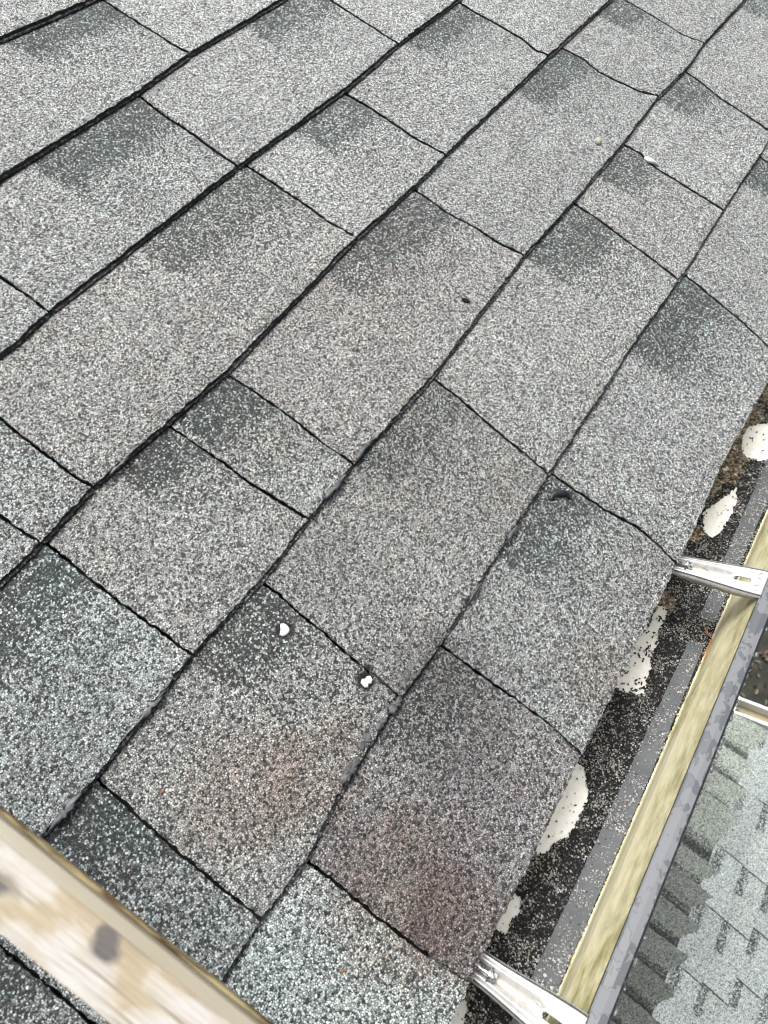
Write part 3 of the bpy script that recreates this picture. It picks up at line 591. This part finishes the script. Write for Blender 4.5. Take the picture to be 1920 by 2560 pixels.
hanger(.80, .81, 'bare metal gutter hanger farther along the gutter') if False else None

# ------------------------------------------------------------------ house behind the gutter
house = empty('house_wall', Matrix.Translation((0, 0, 0))); tag(house, 'painted house wall below the main roof eave', 'wall')
ey = EAVE.y-hE; ez = EAVE.z+vE
MB().box(-.75, 2.08, ey+.0345, ey+.055, ez-.17, ez-.0215).build('fascia_board', M_WOOD, house)
MB().box(-.75, 2.08, ey+.055, ey+.42, ez-.17, ez-.155).build('soffit', M_WOOD, house)
MB().box(-.75, 2.08, ey+.42, ey+.55, 0, ez-.155).build('wall', M_SIDING, house)

# ------------------------------------------------------------------ lower roof, one storey down (frame: x along, y = -outward, z up)
Kl = 1.395; LZ = EAVE.z+.2622-3.0122*Kl                # camera height minus distance
cw = cam.matrix_world.translation
def lo(x, h):                                          # layout measured at v=-2.75 -> moved along the slope to the lower level
    return (cw.x+(x-cw.x)*Kl, -(-cw.y+(h+cw.y)*Kl))
M_LG = granule_mat('lower_granules', 4.5, bump=.5, light=(.38, .50, .60, .70))
lower = empty('lower_roof', Matrix.Translation((0, 0, LZ))); tag(lower, 'pale green grey shingle roof of the storey below with ragged ridge seam', 'roof')
def slab(mb, cols, P, z0, z1, tone):                   # quad slab: P in order, z per corner
    n = len(mb.V); V = [(p[0], p[1], z) for p, z in zip(P, z1)]+[(p[0], p[1], z-z0) for p, z in zip(P, z1)]
    mb.add(V, [(0, 1, 2, 3), (7, 6, 5, 4), (0, 4, 5, 1), (1, 5, 6, 2), (2, 6, 7, 3), (3, 7, 4, 0)]); cols += [tone]*8
LH0 = 1.36                                             # seam (outward, measured)
seam_pts = [(1.75, 1.445), (1.2126, 1.4157), (1.0666, 1.402), (0.9474, 1.3875), (0.8076, 1.3784), (0.6913, 1.3762), (0.5849, 1.3629), (0.4784, 1.3636), (0.3727, 1.3594), (0.2515, 1.3600), (-.6, 1.345)]
def seam_h(x): 
    P = sorted(seam_pts); return float(np.interp(x, [p[0] for p in P], [p[1] for p in P]))
# main slope beyond the seam: courses run parallel to x
mb = MB(); cols = []; xe = 1.44
SL = .12
ROWX = {1: [-.66, -.44, -.22, 0, .22, .4385, .6646, .8716, 1.135, 1.36], 2: [-.56, -.34, -.12, .10, .33, .517, .698, .868, 1.07, 1.28], 3: [-.6, -.36, -.1, .12, .31, .528, .73, .93, 1.16]}
for r in range(0, 12):
    xs_ = [-.8]+(ROWX[r] if r in ROWX else [q+.07*((r*5) % 3)+random.uniform(-.02, .02) for q in ROWX[1][:-1]])+[xe]
    for x, x2 in zip(xs_[:-1], xs_[1:]):
        sk = .012*(1)
        def hh(xx, q): return seam_h(xx)*0+1.352+.018*(xx-.25)*0+q*.0945
        t = random.uniform(.86, 1.10)
        h0 = 1.4165+(r-1)*.0955; h1 = h0+.0945+.012
        n = max(2, int((x2-x)/.012)); m_ = 9; base = len(mb.V); patch_l = random.uniform(.085, .11)
        for i in range(n+1):
            xx = x+.0022+(x2-x-.0044)*i/n
            for j in range(m_+1):
                f_ = j/m_; h = h0+(h1-h0)*f_; p = lo(xx-.02*f_, h)
                mb.V.append((p[0], p[1], -(h-1.3)*SL*Kl+.016*f_))
                dk = .78 if (x2-xx < patch_l and .10 <= f_ < .36) else .03
                cols.append((.98*t, 1.05*t, 1.05*t, dk))
        for i in range(n):
            for j in range(m_): a = base+i*(m_+1)+j; mb.F.append((a, a+1, a+m_+2, a+m_+1))
        # butt and side edges
        e0 = [base+i*(m_+1)+m_ for i in range(n+1)]; s0 = [base+n*(m_+1)+j for j in range(m_, -1, -1)]; l0 = [base+j for j in range(m_+1)]
        for seq in (e0, s0, l0):
            b2 = len(mb.V)
            for v in seq: q = mb.V[v]; mb.V.append((q[0], q[1], q[2]-.012)); cols.append((.12, .14, .13, .9))
            for i in range(len(seq)-1): mb.F.append((seq[i], b2+i, b2+i+1, seq[i+1]))
rp_ = mb.build('roof_slope', M_LG, lower); set_tone(rp_, cols)
# overlapping cap shingles along the ridge; each laps the next
cap_x = [-.60, -.46, -.33, -.2, -.07, .06, .16, .255, .370, .493, .600, .718, .813, 1.04, 1.15, 1.26, 1.42]
for i in range(len(cap_x)-1):
    xa, xb = cap_x[i]-.02, cap_x[i+1]; n = 14; m_ = 26; V = []; cl = []; t = .46+.50*sstep(.35, 1.1, xa)+random.uniform(-.07, .07)
    bow = random.uniform(-.008, .008)
    for a in range(n+1):
        f_ = a/n
        for b in range(m_+1):
            g_ = b/m_; x = xa+(xb-xa)*(1-f_)+bow*math.sin(math.pi*g_)*(1-f_)
            hs = seam_h(x)+.0035*(vnoise(x*90, i*3.3)-.5)*1.5; h = 1.08+(hs-1.08)*g_; p = lo(x-.02*(g_-.5), h)
            rz = -max(0, h-1.16)*.16*Kl-max(0, 1.16-h)*.4*Kl
            V.append((p[0]+.004*(random.random()-.5), p[1]+.006*(random.random()-.5)*(g_ > .95), rz+.024+.018*(1-f_)+.002*random.random()))
            edge_d = math.exp(-((1-f_)-.0)/.0001) if False else 0
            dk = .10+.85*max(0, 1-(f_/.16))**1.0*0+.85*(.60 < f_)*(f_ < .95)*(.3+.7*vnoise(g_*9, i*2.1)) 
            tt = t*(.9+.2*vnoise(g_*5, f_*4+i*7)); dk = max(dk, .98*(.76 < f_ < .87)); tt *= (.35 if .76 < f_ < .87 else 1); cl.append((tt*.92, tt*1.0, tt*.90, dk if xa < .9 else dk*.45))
    F = [(a*(m_+1)+b, (a+1)*(m_+1)+b, (a+1)*(m_+1)+b+1, a*(m_+1)+b+1) for a in range(n) for b in range(m_)]
    ring = [a*(m_+1)+m_ for a in range(n, -1, -1)]+[b for b in range(m_-1, -1, -1)]
    b2 = len(V)
    for v in ring: q = V[v]; V.append((q[0], q[1], q[2]-.016)); cl.append((.10, .11, .10, .9))
    F += [(ring[k_], ring[k_+1], b2+k_+1, b2+k_) for k_ in range(len(ring)-1)]
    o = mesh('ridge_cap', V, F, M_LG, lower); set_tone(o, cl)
P0 = lo(-.85, .75); P1 = lo(1.46, 2.3)
MB().box(P0[0], P1[0]-.02, P1[1], P0[1], -.62, -.54).build('ceiling_deck', M_WOOD, lower)
# sloping sub deck so that nothing is open below
a0, a1 = lo(-.85, 1.2), lo(1.445, 1.2); b0, b1 = lo(-.85, 2.4), lo(1.445, 2.4)
mb = MB(); zt = -.03; zb = -(2.4-1.3)*SL*Kl-.03
mb.add([(a0[0], a0[1], -.012), (a1[0], a1[1], -.012), (b1[0], b1[1], zb), (b0[0], b0[1], zb), (a0[0], a0[1], -.06), (a1[0], a1[1], -.06), (b1[0], b1[1], zb-.04), (b0[0], b0[1], zb-.04)], [(0, 3, 2, 1), (4, 5, 6, 7), (0, 1, 5, 4), (1, 2, 6, 5), (2, 3, 7, 6), (3, 0, 4, 7)])
mb.build('roof_deck', M_FELT, lower)
c0, c1 = lo(-.85, .70), lo(1.445, .70)
mb = MB(); mb.add([(c0[0], c0[1], -.30), (c1[0], c1[1], -.30), (a1[0], a1[1], -.014), (a0[0], a0[1], -.014), (c0[0], c0[1], -.34), (c1[0], c1[1], -.34), (a1[0], a1[1], -.058), (a0[0], a0[1], -.058)], [(0, 3, 2, 1), (4, 5, 6, 7), (0, 1, 5, 4), (1, 2, 6, 5), (2, 3, 7, 6), (3, 0, 4, 7)])
mb.build('back_slope', M_LG, lower); set_tone(bpy.data.objects['back_slope'], [(.8, .86, .8, .1)]*8)
mb = MB(); e0 = lo(-.85, .75); e1 = lo(1.40, 2.2); mb.box(e0[0], e1[0], e1[1], e0[1], -LZ, -.62); mb.build('storey_wall', M_SIDING, lower)
# beige gutter across the end of the lower roof
lg = empty('rain_gutter', Matrix.Translation((0, 0, LZ))); tag(lg, 'beige gutter with white edges closing the end of the lower roof', 'gutter')
g0 = lo(1.418, 1.226); g1 = lo(1.452, 1.50); g2 = lo(1.40, .8)
def bar(name, xo0, xo1, z0, z1, mat, hs=1.215, he=2.4):
    mb = MB(); q = []
    for h in (hs, he):
        dx_ = (h-1.217)*.118
        for xo in (xo0, xo1): p = lo(1.410+xo+dx_, h); q.append(p)
    V = [(p[0], p[1], z) for z in (z0, z1) for p in q]
    mb.add(V, [(0, 2, 3, 1), (4, 5, 7, 6), (0, 1, 5, 4), (2, 6, 7, 3), (0, 4, 6, 2), (1, 3, 7, 5)]); return mb.build(name, mat, lg)
bar('gutter_floor', .012, .066, -.05, -.044, M_CREAM)
bar('back_wall', 0, .012, -.05, .03, M_CREAMW)
bar('front_lip', .066, .078, -.05, .035, M_CREAMW)
bar('end_cap', -.002, .080, -.052, .036, M_CREAMW, 1.207, 1.2145)


# ------------------------------------------------------------------ ground
def ground_mat():
    m, t, b = new_mat('dark_soil'); g = N(t); co = g.n('TexCoord').outputs['Object']
    g.put(b.inputs['Base Color'], g.ramp(g.noise(co, 7, 6, .7), [(.35, (.008, .009, .007)), (.55, (.022, .022, .014)), (.75, (.05, .045, .025))])); b.inputs['Roughness'].default_value = .9
    return m
tag(MB().box(-60, 60, -60, 60, -.2, 0).build('ground', ground_mat()), 'dark soil below the house', 'ground', kind='structure')
mb = MB(); cols = []
for i in range(2600):
    x = random.uniform(1.5, 5.5); y = random.uniform(-6, -.6); a = random.uniform(0, 6.28); s_ = random.uniform(.015, .035)
    c_, q_ = math.cos(a), math.sin(a); z = .01+random.random()*.05; tl = random.uniform(-.02, .02)
    P = [(-1, 0), (-.4, -.45), (.4, -.4), (1, 0), (.4, .42), (-.4, .45)]
    V = [(x+(p[0]*c_-p[1]*q_)*s_, y+(p[0]*q_+p[1]*c_)*s_, z+tl*p[0]+.006*abs(p[1])) for p in P]
    mb.add(V, [(0, 1, 2, 3), (0, 3, 4, 5)]); t_ = random.choice([(.06, .015, .01), (.08, .05, .01), (.03, .05, .015), (.02, .02, .012), (.02, .035, .012), (.015, .02, .01), (.02, .025, .01)])
    cols += [(*t_, 1)]*6
lv = mb.build('fallen_leaves', M_LOOSE); set_tone(lv, cols); tag(lv, 'dark ground litter with a few red and yellow fallen leaves', 'leaves', kind='stuff')

# ------------------------------------------------------------------ pale rail crossing the near corner
def rail_mat():
    m, t, b = new_mat('stained_pale_paint'); g = N(t); co = g.n('TexCoord').outputs['Object']
    n1 = g.noise(g.n('Mapping', {}, {'Vector': co, 'Scale': (1.4, .7, 1)}).outputs[0], 42, 3, .5); n2 = g.noise(g.n('Mapping', {}, {'Vector': co, 'Scale': (1.5, .8, 1), 'Location': (.3, .13, 0)}).outputs[0], 55, 2, .5)
    c = g.ramp(n1, [(.40, (.42, .41, .385)), (.50, (.39, .365, .31)), (.56, (.33, .28, .19)), (.70, (.29, .24, .155))])
    for (bx, by, bs) in ((.001, -.655, .35), (.006, -.652, .0), (-.004, -.606, .4)):
        dd = g.n('VectorMath', {'operation': 'LENGTH'}, {0: g.n('Mapping', {}, {'Vector': co, 'Location': (-bx, -by*.55, 0), 'Scale': (1, .55, .2)}).outputs[0]}).outputs['Value']
        q = g.math('ADD', dd, g.math('MULTIPLY', g.math('SUBTRACT', n2, .5), .012))
        c = g.mix(g.mr(q, .0018+.0022*bs, .0042+.0030*bs, 1, 0), c, (.07, .068, .07, 1))
    gr = g.noise(g.n('Mapping', {}, {'Vector': co, 'Scale': (26, 1.2, 1)}).outputs[0], 26, 4, .7); c = g.mix(g.mr(gr, .42, .70, 0, .45), c, (.15, .115, .075, 1))
    ln = g.noise(g.n('Mapping', {}, {'Vector': co, 'Scale': (30, .8, 1)}).outputs[0], 12, 2); c = g.mix(g.mr(ln, .60, .70), c, (.20, .165, .12, 1))
    g.put(b.inputs['Base Color'], c); b.inputs['Roughness'].default_value = .6
    return m
M_RAIL = rail_mat()
M_RAILFL = simple('cream_flange', (.28, .26, .20), .5, nscale=60, col2=(.24, .215, .155), stretch=(1, .2, 1))
M_RAILED = simple('brown_crust', (.10, .055, .02), .7, nscale=120, col2=(.40, .33, .17), lo=.45, hi=.62, stretch=(1, .35, 1))
rail = empty('ladder_rail', ROOF @ Matrix.Translation((-.1435, 0, .20))); tag(rail, 'out of focus pale stained rail crossing the near corner above the shingles', 'rail')
mb = MB(); yy = [-1.05+1.4*i/60 for i in range(61)]
def swept(name, prof, mat, jit=0):
    n = len(prof); V = []; F = []
    for i, y in enumerate(yy): V += [(p[0]+random.uniform(-jit, jit), y, p[1]+random.uniform(-jit, jit)) for p in prof]
    for i in range(60):
        for j in range(n): k = (j+1) % n; F.append((i*n+j, i*n+k, (i+1)*n+k, (i+1)*n+j))
    F += [tuple(reversed(range(n))), tuple(60*n+j for j in range(n))]
    return mesh(name, V, F, mat, rail)
swept('web', [(-.0145, 0), (-.0145, -.018), (.0085, -.018), (.0085, 0)], M_RAIL)
swept('flange', [(.0087, .0016), (.0087, -.018), (.0128, -.018), (.0140, -.001), (.0132, .0014)], M_RAILFL)
swept('crusted_edge', [(.0142, -.0015), (.0130, -.018), (.0140, -.0195), (.0152, -.0040)], M_RAILED, .0003)
MB().box(-.010, .008, .26, .28, -.2, -.018).build('foot', M_RAIL, rail)
MB().box(-.010, .008, -.83, -.81, -.196, -.018).build('foot', M_RAIL, rail)
